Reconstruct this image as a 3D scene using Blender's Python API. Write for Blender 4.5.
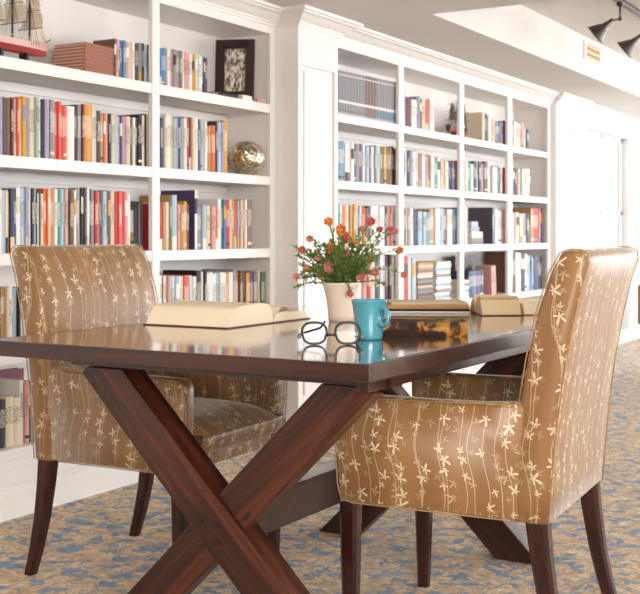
import bpy, bmesh, math, random, re
from mathutils import Vector, Matrix
for o in list(bpy.data.objects): bpy.data.objects.remove(o)
PI = math.pi
C = bpy.context.scene.collection
random.seed(7)

# ------------------------------------------------------------------ camera, world, light, exposure
F, CU, HV, H = 1145.0, 320.0, 234.0, 1.02          # focal length in px, centre column, horizon row, eye height
YAW = math.radians(30.1)
FX, FY, RX, RY = -math.sin(YAW), math.cos(YAW), math.cos(YAW), math.sin(YAW)
cam = bpy.data.cameras.new('camera'); co = bpy.data.objects.new('camera', cam); C.objects.link(co)
co.location = (0, 0, H); co.rotation_euler = (PI/2, 0, YAW)
cam.sensor_width = 36; cam.lens = F/640*36; cam.shift_y = -(297-HV)/640
cam.clip_start = .05; cam.clip_end = 100
cam.dof.use_dof = True; cam.dof.focus_distance = 2.75; cam.dof.aperture_fstop = 10
S = bpy.context.scene; S.camera = co
S.view_settings.view_transform = 'Standard'; S.view_settings.look = 'None'
S.view_settings.gamma = 1; S.view_settings.use_curve_mapping = False
S.view_settings.exposure = 0.5
W = bpy.data.worlds.new('world'); S.world = W; W.use_nodes = True
bg = W.node_tree.nodes['Background']; bg.inputs[0].default_value = (.93, .96, 1, 1); bg.inputs[1].default_value = 2.2
def area(name, loc, target, sx, sy, power, col=(1, 1, 1)):
    l = bpy.data.lights.new(name, 'AREA'); l.shape = 'RECTANGLE'; l.size = sx; l.size_y = sy; l.energy = power; l.color = col
    o = bpy.data.objects.new(name, l); C.objects.link(o); o.location = loc
    o.rotation_euler = (Vector(target)-Vector(loc)).to_track_quat('-Z', 'Y').to_euler()
    return o
area('window_light', (4.6, 7.0, 1.35), (-3, 6.0, 1.1), 7.0, 1.9, 180, (.93, .97, 1))
area('window_light', (1.2, 12.6, 1.5), (-1.8, 3, .9), 4.5, 2.2, 140, (.95, .98, 1))
area('fill_light', (1.5, -.9, 1.75), (-2.8, 3.8, .9), 2.6, 1.6, 165, (1, .955, .91))  # unseen warm fill, added behind the camera to brighten bookcase interiors and table

# ------------------------------------------------------------------ materials
def srgb(h):
    h = h.lstrip('#'); v = [int(h[i:i+2], 16)/255 for i in (0, 2, 4)]
    return tuple(c/12.92 if c <= .04045 else ((c+.055)/1.055)**2.4 for c in v) + (1,)
def newmat(name, col='#ffffff', rough=.5, metal=0, **kw):
    m = bpy.data.materials.new(name); m.use_nodes = True
    b = m.node_tree.nodes['Principled BSDF']
    b.inputs['Base Color'].default_value = srgb(col) if isinstance(col, str) else col
    b.inputs['Roughness'].default_value = rough; b.inputs['Metallic'].default_value = metal
    for k, v in kw.items(): b.inputs[k.replace('_', ' ')].default_value = v
    return m
class N:                                    # small helper for node arithmetic
    def __init__(s, m): s.t = m.node_tree; s.b = s.t.nodes['Principled BSDF']
    def n(s, kind, **kw):
        x = s.t.nodes.new('ShaderNode'+kind)
        for k, v in kw.items(): setattr(x, k, v)
        return x
    def put(s, inp, v):
        if hasattr(v, 'is_output') or isinstance(v, bpy.types.NodeSocket): s.t.links.new(v, inp)
        elif v is not None: inp.default_value = v
    def m(s, op, a, b=None, c=None):
        x = s.n('Math', operation=op)
        for i, v in enumerate((a, b, c)):
            if v is not None: s.put(x.inputs[i], v)
        return x.outputs[0]
    def mix(s, f, a, b):
        x = s.n('Mix', data_type='RGBA'); s.put(x.inputs[0], f); s.put(x.inputs[6], a); s.put(x.inputs[7], b); return x.outputs[2]
    def map(s, vec, sc=(1, 1, 1), rot=(0, 0, 0), loc=(0, 0, 0)):
        x = s.n('Mapping'); s.put(x.inputs[0], vec); x.inputs['Scale'].default_value = sc
        x.inputs['Rotation'].default_value = rot; x.inputs['Location'].default_value = loc; return x.outputs[0]
    def noise(s, vec, scale, detail=3, dist=0, rough=.5):
        x = s.n('TexNoise'); s.put(x.inputs['Vector'], vec); x.inputs['Scale'].default_value = scale
        x.inputs['Detail'].default_value = detail; x.inputs['Distortion'].default_value = dist; x.inputs['Roughness'].default_value = rough
        return x.outputs[0]
    def ramp(s, f, *stops):
        x = s.n('ValToRGB'); e = x.color_ramp.elements
        while len(e) < len(stops): e.new(.5)
        for i, (p, c) in enumerate(stops): e[i].position = p; e[i].color = srgb(c) if isinstance(c, str) else c
        s.put(x.inputs[0], f); return x.outputs[0]
    def coord(s, w='Object'): return s.n('TexCoord').outputs[w]
    def bump(s, h, strength=.3, dist=.002):
        x = s.n('Bump'); x.inputs['Strength'].default_value = strength; x.inputs['Distance'].default_value = dist
        s.put(x.inputs['Height'], h); s.t.links.new(x.outputs[0], s.b.inputs['Normal'])
    def base(s, v): s.put(s.b.inputs['Base Color'], v)

def paint_mat(name, col, rough=.45, var=.03):
    m = newmat(name, col, rough); n = N(m)
    c = srgb(col); c2 = tuple(max(0, x*(1-var*2)) for x in c[:3])+(1,)
    n.base(n.mix(n.noise(n.coord(), 2.5, 4), c, c2)); n.bump(n.noise(n.coord(), 180, 2), .05, .001); return m
M_white = paint_mat('white_paint', '#efeae6', .38)
M_back = paint_mat('bookcase_back_paint', '#ece6e1', .5)
M_wall = paint_mat('wall_paint', '#eae9e8', .55)
M_ceil = paint_mat('ceiling_paint', '#e2deda', .7)
M_strip = newmat('label_strip_plastic', '#f6f2ea', .3)

def wood(name, dark, mid, light, rough, coat, axis='z', scale=1, knots=False):
    m = newmat(name, mid, rough); n = N(m); co_ = n.coord()
    sc = {'x': (1.2, 16, 16), 'y': (16, 1.2, 16), 'z': (16, 16, 1.2)}[axis]
    v = n.map(co_, tuple(a*scale for a in sc))
    g = n.noise(v, 1.6, 6, 1.2, .6)
    col = n.ramp(g, (.28, dark), (.5, mid), (.72, light))
    fine = n.noise(n.map(co_, tuple(a*6*scale for a in sc)), 2, 2)
    col = n.mix(n.m('MULTIPLY', fine, .35), col, srgb(dark))
    if knots:
        vo = n.n('TexVoronoi'); n.put(vo.inputs['Vector'], n.map(co_, (6, 6, 3.2))); vo.inputs['Scale'].default_value = 1.3
        k = n.m('LESS_THAN', vo.outputs['Distance'], .07)
        col = n.mix(n.m('MULTIPLY', k, .8), col, srgb('#120706'))
    n.base(col); n.bump(fine, .08, .001)
    n.b.inputs['Coat Weight'].default_value = coat; n.b.inputs['Coat Roughness'].default_value = .08
    r = n.noise(co_, 9, 3); n.put(n.b.inputs['Roughness'], n.m('MULTIPLY_ADD', r, .12, rough-.06))
    return m
M_top = wood('polished_walnut_top', '#2f1710', '#4b2718', '#6a3b24', .16, 1.0, 'y')
M_edge = wood('walnut_edge', '#24100c', '#3b1c13', '#542b1f', .3, .3, 'x')
M_beam = wood('rustic_walnut_beam', '#180906', '#3c1a10', '#74391a', .36, .15, 'z', .8, True)
M_leg = wood('mahogany_leg', '#1e0908', '#33100d', '#491a14', .28, .3, 'z')

def fabric(name, base, band, leaf, rough=.42):
    m = newmat(name, base, rough); n = N(m)
    n.b.inputs['Sheen Weight'].default_value = .35; n.b.inputs['Sheen Roughness'].default_value = .35
    n.b.inputs['Sheen Tint'].default_value = (1, .95, .88, 1)
    sp = n.n('SeparateXYZ'); n.t.links.new(n.coord('UV'), sp.inputs[0]); u, v = sp.outputs[0], sp.outputs[1]
    big = n.noise(n.coord('UV'), 3.2, 2)
    bands = n.m('SINE', n.m('MULTIPLY', u, 2*PI/.15))
    bm_ = n.m('MULTIPLY_ADD', bands, .22, n.m('MULTIPLY', big, .9))
    col = n.mix(bm_, srgb(base), srgb(band))
    thread = n.noise(n.map(n.coord('UV'), (900, 60, 1)), 1, 2)
    streak = n.noise(n.map(n.coord('UV'), (210, 5, 1)), 1, 3)
    col = n.mix(n.m('MULTIPLY', streak, .5), col, srgb('#6f5236'))
    def layer(sp_u, sp_v, R, off, seed, keep):
        wob = n.m('MULTIPLY', n.m('SINE', n.m('MULTIPLY_ADD', v, 19.0, seed*2.3)), .16)
        wob = n.m('ADD', wob, n.m('MULTIPLY', n.m('SINE', n.m('MULTIPLY_ADD', v, 41.0, seed)), .05))
        a = n.m('ADD', n.m('MULTIPLY_ADD', u, 1/sp_u, off), wob)
        colm = n.m('FLOOR', a); fx = n.m('SUBTRACT', n.m('FRACT', a), .5)
        wn = n.n('TexWhiteNoise', noise_dimensions='1D'); n.put(wn.inputs['W'], n.m('ADD', colm, seed))
        b = n.m('ADD', n.m('MULTIPLY', v, 1/sp_v), wn.outputs['Value'])
        row = n.m('FLOOR', b); fy = n.m('SUBTRACT', n.m('FRACT', b), .5)
        cx = n.n('CombineXYZ'); n.put(cx.inputs[0], colm); n.put(cx.inputs[1], row); cx.inputs[2].default_value = seed
        w3 = n.n('TexWhiteNoise', noise_dimensions='3D'); n.put(w3.inputs['Vector'], cx.outputs[0])
        ss = n.n('SeparateXYZ'); n.t.links.new(w3.outputs['Color'], ss.inputs[0])
        lx = n.m('SUBTRACT', n.m('MULTIPLY', fx, sp_u), n.m('MULTIPLY_ADD', ss.outputs[0], .034, -.017))
        ly = n.m('SUBTRACT', n.m('MULTIPLY', fy, sp_v), n.m('MULTIPLY_ADD', ss.outputs[1], .024, -.012))
        r = n.m('SQRT', n.m('ADD', n.m('MULTIPLY', lx, lx), n.m('MULTIPLY', ly, ly)))
        an = n.m('ARCTAN2', lx, ly)
        ph = n.m('MULTIPLY', ss.outputs[2], 6.28)
        asy = n.m('MULTIPLY_ADD', n.m('SINE', n.m('MULTIPLY_ADD', ss.outputs[1], 6.28, an)), .32, .72)
        pet = n.m('MULTIPLY', asy, n.m('POWER', n.m('ABSOLUTE', n.m('COSINE', n.m('MULTIPLY_ADD', an, 2.5, ph))), 3.2))
        lim = n.m('MULTIPLY', n.m('MULTIPLY_ADD', pet, .85, .15), n.m('MULTIPLY_ADD', ss.outputs[2], R*.6, R*.6))
        star = n.m('MULTIPLY', n.m('MINIMUM', 1.0, n.m('MAXIMUM', 0.0, n.m('MULTIPLY', n.m('SUBTRACT', lim, r), 450.0))), n.m('LESS_THAN', ss.outputs[0], keep))
        vine = n.m('LESS_THAN', n.m('ABSOLUTE', n.m('MULTIPLY', fx, sp_u)), .0011)
        return star, vine
    s1, v1 = layer(.056, .033, .0195, 0, 3.1, .66)
    s2, v2 = layer(.067, .037, .0175, .37, 8.7, .62)
    s3, v3 = layer(.049, .043, .016, .71, 5.3, .6)
    lc = srgb(leaf); faint = n.mix(.5, col, lc)
    col = n.mix(n.m('MULTIPLY', n.m('MAXIMUM', v1, v2), .42), col, lc)
    col = n.mix(n.m('MULTIPLY', s3, .45), col, faint)
    col = n.mix(n.m('MULTIPLY', s2, .7), col, faint)
    col = n.mix(n.m('MULTIPLY', s1, .85), col, lc)
    col = n.mix(n.m('MULTIPLY', thread, .22), col, srgb(band))
    n.b.inputs['Coat Weight'].default_value = .35; n.b.inputs['Coat Roughness'].default_value = .36
    n.base(col); n.bump(n.m('ADD', n.m('ADD', thread, n.m('MULTIPLY', streak, 2.0)), n.m('MAXIMUM', s1, s2)), .3, .0007)
    return m
M_fab = fabric('floral_satin', '#ad8352', '#855c33', '#efe1c0')
M_pipe = newmat('satin_piping', '#a9845b', .5)

def carpet():
    m = newmat('patterned_carpet', '#c7a67a', .95); n = N(m); o = n.coord()
    warp = n.n('TexNoise'); n.put(warp.inputs['Vector'], o); warp.inputs['Scale'].default_value = 9; warp.inputs['Detail'].default_value = 3
    vm = n.n('VectorMath', operation='SCALE'); n.t.links.new(warp.outputs['Color'], vm.inputs[0]); vm.inputs['Scale'].default_value = .11
    va = n.n('VectorMath', operation='ADD'); n.t.links.new(o, va.inputs[0]); n.t.links.new(vm.outputs[0], va.inputs[1])
    w = va.outputs[0]
    vo = n.n('TexVoronoi'); n.put(vo.inputs['Vector'], w); vo.inputs['Scale'].default_value = 13
    petals = n.noise(w, 46, 2, .8)
    blot = n.m('ADD', n.noise(w, 17, 2.5, .5, .55), n.m('MULTIPLY_ADD', petals, .22, -.11))
    vine = n.m('LESS_THAN', n.m('ABSOLUTE', n.m('SUBTRACT', n.noise(w, 26, 1.5, .6), .5)), .028)
    vine2 = n.m('LESS_THAN', n.m('ABSOLUTE', n.m('SUBTRACT', n.noise(w, 38, 1.5, .8), .47)), .035)
    tuft = n.noise(o, 260, 2)
    sand = n.ramp(n.noise(w, 24, 3), (.3, '#c08b48'), (.5, '#deb87c'), (.7, '#f2d9aa'))
    c = n.mix(n.m('MULTIPLY', vine2, .55), sand, srgb('#8f7656'))
    c = n.mix(n.m('MULTIPLY', vine, .6), c, srgb('#66707a'))
    edge = n.m('MULTIPLY', n.m('GREATER_THAN', blot, .545), .6)
    c = n.mix(edge, c, srgb('#6a6458'))
    blue = n.ramp(petals, (.35, '#2c4f74'), (.6, '#5f87ab'))
    c = n.mix(n.m('GREATER_THAN', blot, .568), c, blue)
    core = n.m('LESS_THAN', vo.outputs['Distance'], .16)
    c = n.mix(n.m('MULTIPLY', core, .7), c, srgb('#5c83a8'))
    c = n.mix(n.m('MULTIPLY', tuft, .5), c, n.mix(.35, c, (.06, .05, .04, 1)))
    n.base(c); n.bump(tuft, .7, .005); n.b.inputs['Sheen Weight'].default_value = .3
    return m
M_carpet = carpet()

def ceramic(name, col, rough=.12, coat=.6): return newmat(name, col, rough, Coat_Weight=coat, Coat_Roughness=.05)
M_mug = ceramic('turquoise_glaze', '#56a6b8')
M_pot = newmat('cream_ceramic', '#e9d8c6', .35)
M_soil = newmat('soil', '#3a2a1e', .9)
M_bronze = newmat('bronze_metal', '#5a5350', .35, .8)
M_black = newmat('black_plastic', '#141112', .25)
M_bsat = newmat('black_lacquer', '#1a1413', .35)
M_framew = newmat('dark_frame_wood', '#2b1512', .3, Coat_Weight=.3)
M_glass = newmat('clear_glass', '#ffffff', .0, Transmission_Weight=1.0, IOR=1.25)
M_pane = newmat('window_pane_glass', '#ffffff', .0, Transmission_Weight=1.0, IOR=1.02)

def silver():
    m = newmat('hammered_silver', '#cbbfa9', .22, 1); n = N(m)
    vo = n.n('TexVoronoi'); n.put(vo.inputs['Vector'], n.coord()); vo.inputs['Scale'].default_value = 70
    no = n.noise(n.coord(), 60, 3)
    n.base(n.ramp(no, (.35, '#9a8d76'), (.5, '#d6cbb6'), (.7, '#f6f0e4'))); n.bump(n.m('ADD', vo.outputs['Distance'], no), .8, .004); return m
M_silver = silver()

PAL = dict(w=('white', '#ece7e2'), c=('cream', '#dccaac'), t=('tan', '#c0935a'), o=('orange', '#d5622c'), r=('red', '#bd2b28'),
  m=('maroon', '#5f1c29'), p=('pink', '#d39a92'), n=('navy', '#2b3458'), b=('blue', '#4a74aa'), s=('pale blue', '#aac1cf'),
  g=('green', '#4d6848'), e=('teal', '#2b8c7c'), y=('golden yellow', '#d39a2c'), k=('black', '#1f191b'), d=('dark grey', '#47434a'),
  h=('grey', '#918d90'), l=('lavender', '#a49bb5'), u=('purple', '#56406a'), z=('brown', '#6c4a3a'), v=('sage green', '#a3b8a6'),
  q=('coral red', '#dd5c49'), f=('olive', '#75652d'), j=('taupe', '#84706a'), a=('steel blue', '#6788a2'), x=('plum', '#7c2e50'))
PM = {}
for k_, (nm_, hx) in PAL.items():
    m_ = newmat(nm_.replace(' ', '_')+'_book_cloth', hx, .5); n_ = N(m_)
    n_.base(n_.mix(n_.m('MULTIPLY', n_.noise(n_.coord(), 40, 3), .22), srgb(hx), tuple(x*.6 for x in srgb(hx)[:3])+(1,)))
    p_ = newmat(nm_.replace(' ', '_')+'_book_printing', hx, .45); n_ = N(p_)
    ink = '#2a2326' if sum(srgb(hx)[:3]) > 1.0 else '#efe6d2'
    tx = n_.noise(n_.map(n_.coord(), (1, 55, 130)), 3, 1)
    n_.base(n_.mix(n_.m('MULTIPLY', n_.m('GREATER_THAN', tx, .53), .8), srgb(hx), srgb(ink)))
    PM[k_] = (m_, p_)
def paper(name, a, b):
    m = newmat(name, a, .8); n = N(m)
    st = n.noise(n.map(n.coord('Generated'), (3, 3, 90)), 2, 2)
    n.base(n.mix(n.m('MULTIPLY', st, .6), srgb(a), srgb(b))); n.bump(st, .2, .001); return m
M_pages = paper('book_pages', '#efe4d0', '#c9b799')
M_pages2 = paper('aged_book_pages', '#faeed6', '#e8d4aa')

def thin(m, col, f):
    t = m.node_tree; tr = t.nodes.new('ShaderNodeBsdfTranslucent'); mx_ = t.nodes.new('ShaderNodeMixShader'); tr.inputs[0].default_value = srgb(col)
    t.links.new(t.nodes['Principled BSDF'].outputs[0], mx_.inputs[1]); t.links.new(tr.outputs[0], mx_.inputs[2]); mx_.inputs[0].default_value = f
    t.links.new(mx_.outputs[0], t.nodes['Material Output'].inputs[0]); return m
# ------------------------------------------------------------------ geometry helpers
def new(): return bmesh.new()
def obj(name, bm, mats, parent=None, smooth=False, bevel=0, seg=2, uv=False, loc=None, rot=None):
    bmesh.ops.recalc_face_normals(bm, faces=bm.faces)
    if uv: boxuv(bm)
    me = bpy.data.meshes.new(name); bm.to_mesh(me); bm.free()
    for m in (mats if isinstance(mats, (list, tuple)) else [mats]): me.materials.append(m)
    if smooth:
        for p in me.polygons: p.use_smooth = True
    o = bpy.data.objects.new(name, me); C.objects.link(o); o.parent = parent
    if loc is not None: o.location = loc
    if rot is not None: o.rotation_euler = rot
    if bevel:
        b = o.modifiers.new('bevel', 'BEVEL'); b.width = bevel; b.segments = seg; b.limit_method = 'ANGLE'; b.angle_limit = math.radians(40)
        b.harden_normals = False
        for p in me.polygons: p.use_smooth = True
        w = o.modifiers.new('wn', 'WEIGHTED_NORMAL'); w.keep_sharp = True
    return o
def boxuv(bm):
    bm.normal_update(); l = bm.loops.layers.uv.new('UVMap')
    for f in bm.faces:
        n = f.normal; a = max(range(3), key=lambda i: abs(n[i]))
        for lp in f.loops:
            c = lp.vert.co
            lp[l].uv = ((c.y+.31, c.z), (c.x+.5, c.z), (c.y+.31, c.x+.2))[a]
def box(bm, x0, x1, y0, y1, z0, z1, mi=0):
    vs = [bm.verts.new((x, y, z)) for x in (x0, x1) for y in (y0, y1) for z in (z0, z1)]
    for idx in ((0, 1, 3, 2), (4, 6, 7, 5), (0, 4, 5, 1), (2, 3, 7, 6), (0, 2, 6, 4), (1, 5, 7, 3)):
        f = bm.faces.new([vs[i] for i in idx]); f.material_index = mi
    return bm
def prism(bm, prof, y0, y1, axis='y', mi=0):
    def P(a, b, t): return {'y': (a, t, b), 'x': (t, a, b), 'z': (a, b, t)}[axis]
    A = [bm.verts.new(P(a, b, y0)) for a, b in prof]; B = [bm.verts.new(P(a, b, y1)) for a, b in prof]
    n = len(prof)
    fs = [bm.faces.new(A), bm.faces.new(B[::-1])]
    for i in range(n): fs.append(bm.faces.new((A[i], A[(i+1) % n], B[(i+1) % n], B[i])))
    for f in fs: f.material_index = mi
    return bm
def tube(bm, pts, r, seg=8, mi=0, closed=False):
    pts = [Vector(p) for p in pts]; n = len(pts); rings = []
    up = Vector((0, 0, 1)); prev = None
    for i, p in enumerate(pts):
        if closed: t = (pts[(i+1) % n]-pts[i-1])
        else: t = pts[min(i+1, n-1)]-pts[max(i-1, 0)]
        t.normalize()
        if prev is None:
            a = t.cross(up)
            if a.length < .05: a = t.cross(Vector((1, 0, 0)))
        else: a = prev-t*prev.dot(t)
        a.normalize(); prev = a; b = t.cross(a)
        rr = r[i] if isinstance(r, (list, tuple)) else r
        rings.append([bm.verts.new(p+(a*math.cos(2*PI*k/seg)+b*math.sin(2*PI*k/seg))*rr) for k in range(seg)])
    for i in range(n if closed else n-1):
        A, B = rings[i], rings[(i+1) % n]
        for k in range(seg):
            f = bm.faces.new((A[k], A[(k+1) % seg], B[(k+1) % seg], B[k])); f.material_index = mi
    if not closed:
        for R_ in (rings[0], rings[-1]):
            f = bm.faces.new(R_); f.material_index = mi
    return bm
def lathe(bm, prof, cx=0, cy=0, z0=0, seg=32, mi=0, M=None):
    rings = []
    for r, z in prof:
        if r < 1e-5: rings.append([bm.verts.new((cx, cy, z0+z))]); continue
        rings.append([bm.verts.new((cx+r*math.cos(2*PI*k/seg), cy+r*math.sin(2*PI*k/seg), z0+z)) for k in range(seg)])
    for A, B in zip(rings, rings[1:]):
        for k in range(seg):
            a, b = A[k % len(A)], A[(k+1) % len(A)]; c, d = B[(k+1) % len(B)], B[k % len(B)]
            vs = [];  [vs.append(v) for v in (a, b, c, d) if v not in vs]
            if len(vs) > 2: f = bm.faces.new(vs); f.material_index = mi
    if M is not None: bmesh.ops.transform(bm, matrix=M, verts=[v for R_ in rings for v in R_])
    return bm
def offset_path(path, o):
    out = []
    for i, p in enumerate(path):
        p = Vector(p); ns = []
        if i > 0: d = (p-Vector(path[i-1])).normalized(); ns.append(Vector((d.y, -d.x)))
        if i < len(path)-1: d = (Vector(path[i+1])-p).normalized(); ns.append(Vector((d.y, -d.x)))
        if len(ns) == 2: q = (ns[0]+ns[1])/(1+ns[0].dot(ns[1]))
        else: q = ns[0]
        out.append(p+q*o)
    return out
def sweep(bm, path, prof):
    rows = [[bm.verts.new((q.x, q.y, z)) for q in offset_path(path, o)] for o, z in prof]
    n = len(rows)
    for i in range(n):
        A, B = rows[i], rows[(i+1) % n]
        for k in range(len(path)-1): bm.faces.new((A[k], A[k+1], B[k+1], B[k]))
    for k in (0, len(path)-1): bm.faces.new([r[k] for r in rows])
    return bm
def empty(name, loc=(0, 0, 0), rz=0, label=None, cat=None, group=None):
    o = bpy.data.objects.new(name, None); o.empty_display_size = .1; C.objects.link(o); o.location = loc; o.rotation_euler = (0, 0, rz)
    return tag(o, label, cat, group)
def tag(o, label=None, cat=None, group=None, kind=None):
    if label: o['label'] = label
    if cat: o['category'] = cat
    if group: o['group'] = group
    if kind: o['kind'] = kind
    return o
def struct(name, bm, m, parent=None, **kw): return tag(obj(name, bm, m, parent, **kw), kind='structure')
def at(u, v=None, fwd=None, X=None, z=None):
    """world point on the sight line through (u, v): at a depth, on a plane X=const, or at height z"""
    r = (u-CU)/F; dx, dy = FX+RX*r, FY+RY*r
    if X is not None: fwd = X/dx
    if z is not None: fwd = (H-z)*F/(v-HV)
    return Vector((dx*fwd, dy*fwd, H-(v-HV)*fwd/F if v is not None else 0)), fwd

# ------------------------------------------------------------------ room shell
CZ = 2.112; CZ2 = 2.377
YF = 12.2
struct('floor', box(new(), -3.6, 4.4, -1.8, YF, -.1, 0), M_carpet)
bm = new()
box(bm, -3.6, 4.4, -1.8, 5.196, CZ, 2.55); box(bm, -3.6, -2.369, 5.196, YF, CZ, 2.55); box(bm, -2.369, 4.4, 5.196, YF, CZ2, 2.55)
struct('ceiling', bm, M_ceil)
bm = new(); box(bm, -3.6, -3.32, -1.8, 9.35, 0, CZ); struct('wall_left', bm, M_wall)
bm = new()
box(bm, -3.32, -2.93, 9.24, 9.62, 0, CZ); box(bm, -3.12, -2.93, 9.62, 10.95, 1.93, CZ); box(bm, -3.12, -2.93, 10.95, YF, 0, CZ)
struct('wall_left', bm, M_wall)
bm = new()                                      # tall glazed door in the far left wall
for y in (9.62, 10.25, 10.91): box(bm, -3.05, -3.0, y, y+.04, 0.04, 1.93)
for z in (0.0, .5, 1.2, 1.89): box(bm, -3.05, -3.0, 9.62, 10.95, z, z+.04)
w_ = struct('window_1', bm, M_white); struct('pane', box(new(), -3.03, -3.022, 9.66, 10.91, .04, 1.89), M_pane, w_)
bm = new()
box(bm, -2.93, -1.9, YF, YF+.15, 0, CZ2+.1); box(bm, -1.9, 4.4, YF, YF+.15, 2.2, CZ2+.1); box(bm, 3.6, 4.4, YF, YF+.15, 0, 2.2); box(bm, -1.9, 3.6, YF, YF+.15, 0, .25)
struct('wall_far', bm, M_wall)
bm = new()
for x in (-1.9, -.55, .8, 2.15, 3.55): box(bm, x, x+.05, YF+.03, YF+.09, .29, 2.16)
for z in (.25, 2.16): box(bm, -1.9, 3.6, YF+.03, YF+.09, z, z+.04)
w_ = struct('window_2', bm, M_white); struct('pane', box(new(), -1.85, 3.55, YF+.055, YF+.062, .29, 2.16), M_pane, w_)
struct('wall_back', box(new(), -3.6, 4.4, -1.95, -1.8, 0, 2.55), paint_mat('beige_wall', '#cdb9a4', .6))
bm = new()
box(bm, 4.4, 4.55, -1.8, YF, 0, .45); box(bm, 4.4, 4.55, -1.8, YF, 2.2, 2.55)
for y in (-1.8, 3.4, 5.8, 8.2, 11.9): box(bm, 4.4, 4.55, y, y+(3.6 if y < 0 else .3), .45, 2.2)
struct('wall_right', bm, M_wall)

XN, XP, XF = -3.02, -2.893, -2.935              # fronts of near bookcase, pilasters, far bookcase
def pilaster(name, y0, y1, ya, yb):
    bm = new()
    box(bm, -3.3, XP-.016, y0, y1, 0, 2.1)
    for a, b, c, d in ((y0, ya, 0, 2.1), (yb, y1, 0, 2.1), (ya, yb, 1.85, 2.1), (ya, yb, 0, .2)): box(bm, XP-.016, XP, a, b, c, d)
    box(bm, XP-.016, XP-.003, ya+.024, yb-.024, .224, 1.826)
    sweep_pts = [(ya, .2), (ya, 1.85), (yb, 1.85), (yb, .2)]
    for (a, c), (b, d) in zip(sweep_pts, sweep_pts[1:]+sweep_pts[:1]):
        pass
    return struct(name, bm, M_white, bevel=.0015)
pilaster('trim_1', 4.779, 5.176, 4.822, 5.143)
pilaster('trim_2', 8.675, 9.24, 8.73, 9.10)
PATH = [(XN, 2.6), (XN, 4.779), (XP, 4.779), (XP, 5.176), (XF, 5.176), (XF, 8.675), (XP, 8.675), (XP, 9.24), (-2.93, 9.24), (-2.93, YF)]
cr = [(0, 2.036), (.010, 2.036), (.014, 2.046), (.020, 2.050), (.022, 2.056), (.030, 2.060), (.044, 2.070), (.060, 2.084), (.074, 2.090), (.080, 2.090), (.084, 2.097), (.098, 2.099), (.100, 2.112), (0, 2.112)]
struct('trim_3', sweep(new(), PATH, cr), M_white, smooth=False)
bb = [(0, 0), (.014, 0), (.014, .095), (.010, .103), (.005, .108), (.005, .116), (0, .12)]
struct('baseboard_left', sweep(new(), PATH, bb), M_white)

SH = [.25, .593, .95, 1.302, 1.655]
def bookcase(name, X, y0, y1, stiles, label, strips):
    root = empty(name, (X, (y0+y1)/2, 0), 0, label, 'bookcase')
    ox, oy = X, (y0+y1)/2
    def part(nm, boxes, mat=M_white, **kw):
        bm = new()
        for b in boxes: box(bm, b[0]-ox, b[1]-ox, b[2]-oy, b[3]-oy, b[4], b[5])
        return obj(nm, bm, mat, root, **kw)
    xb = X-.285
    part('back_panel', [(xb-.01, xb, y0, y1, .02, 2.11)], M_back)
    part('side_panel', [(xb, X-.022, y0, y0+(.045 if X < -3 else .009), .206, 2.0)], M_white); part('side_panel', [(xb, X-.022, y1-.045, y1, .206, 2.0)], M_white)
    for a, b in stiles: part('stile', [(X-.022, X, a, b, .206, 2.0)], bevel=.002)
    part('header', [(X-.022, X, y0, y1, 2.0, 2.036), (xb, X-.022, y0, y1, 2.0, 2.02)])
    part('plinth', [(xb, X-.004, y0, y1, 0, .17), (xb, X+.004, y0, y1, .17, .206)], bevel=.003)
    for i, z in enumerate(SH):
        a, b = y0+(.046 if X < -3 else .0095), y1-.046
        if i == 0: part('shelf', [(xb, X+.012, y0, y1, .206, .25)], bevel=.003); continue
        s = part('shelf', [(xb+.001, X-.023, a, b, z-.04, z), (X-.023, X-.003, a, b, z-.044, z)] if False else [(xb+.001, X-.023, a, b, z-.038, z)], bevel=.002)
        for (p, q), (r, t) in zip(stiles, stiles[1:]):
            obj('edge_strip', box(new(), -.0225, -.003, q-oy+.0005, r-oy-.0005, z-.044, z), M_white, s, bevel=.002)
        for (sy0, sy1, lvl) in strips:
            if lvl == i: obj('label_holder', box(new(), -.003, -.0005, sy0-oy, sy1-oy, z-.036, z-.006), M_strip, s)
    for z in SH[1:]:
        part('cleat', [(xb, xb+.018, y0+.046, y1-.046, z-.078, z-.045 if z < 2 else z-.001)])
    return root
bookcase('built_in_bookcase', XN, 2.887, 4.778, [(2.887, 2.937), (3.807, 3.857), (4.727, 4.778)],
         'white built-in bookcase at the left behind the tan chair, two bays wide',
         [(3.24, 3.42, 3), (4.16, 4.45, 3), (4.17, 4.5, 2)])
bookcase('built_in_bookcase', XF, 5.177, 8.674, [(5.1775, 5.187), (5.978, 6.044), (6.873, 6.939), (7.737, 7.826), (8.603, 8.674)],
         'white built-in bookcase further back behind the flowers, four bays wide', [(5.4, 5.75, 3), (6.35, 6.7, 2), (7.3, 7.6, 3)])

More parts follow.
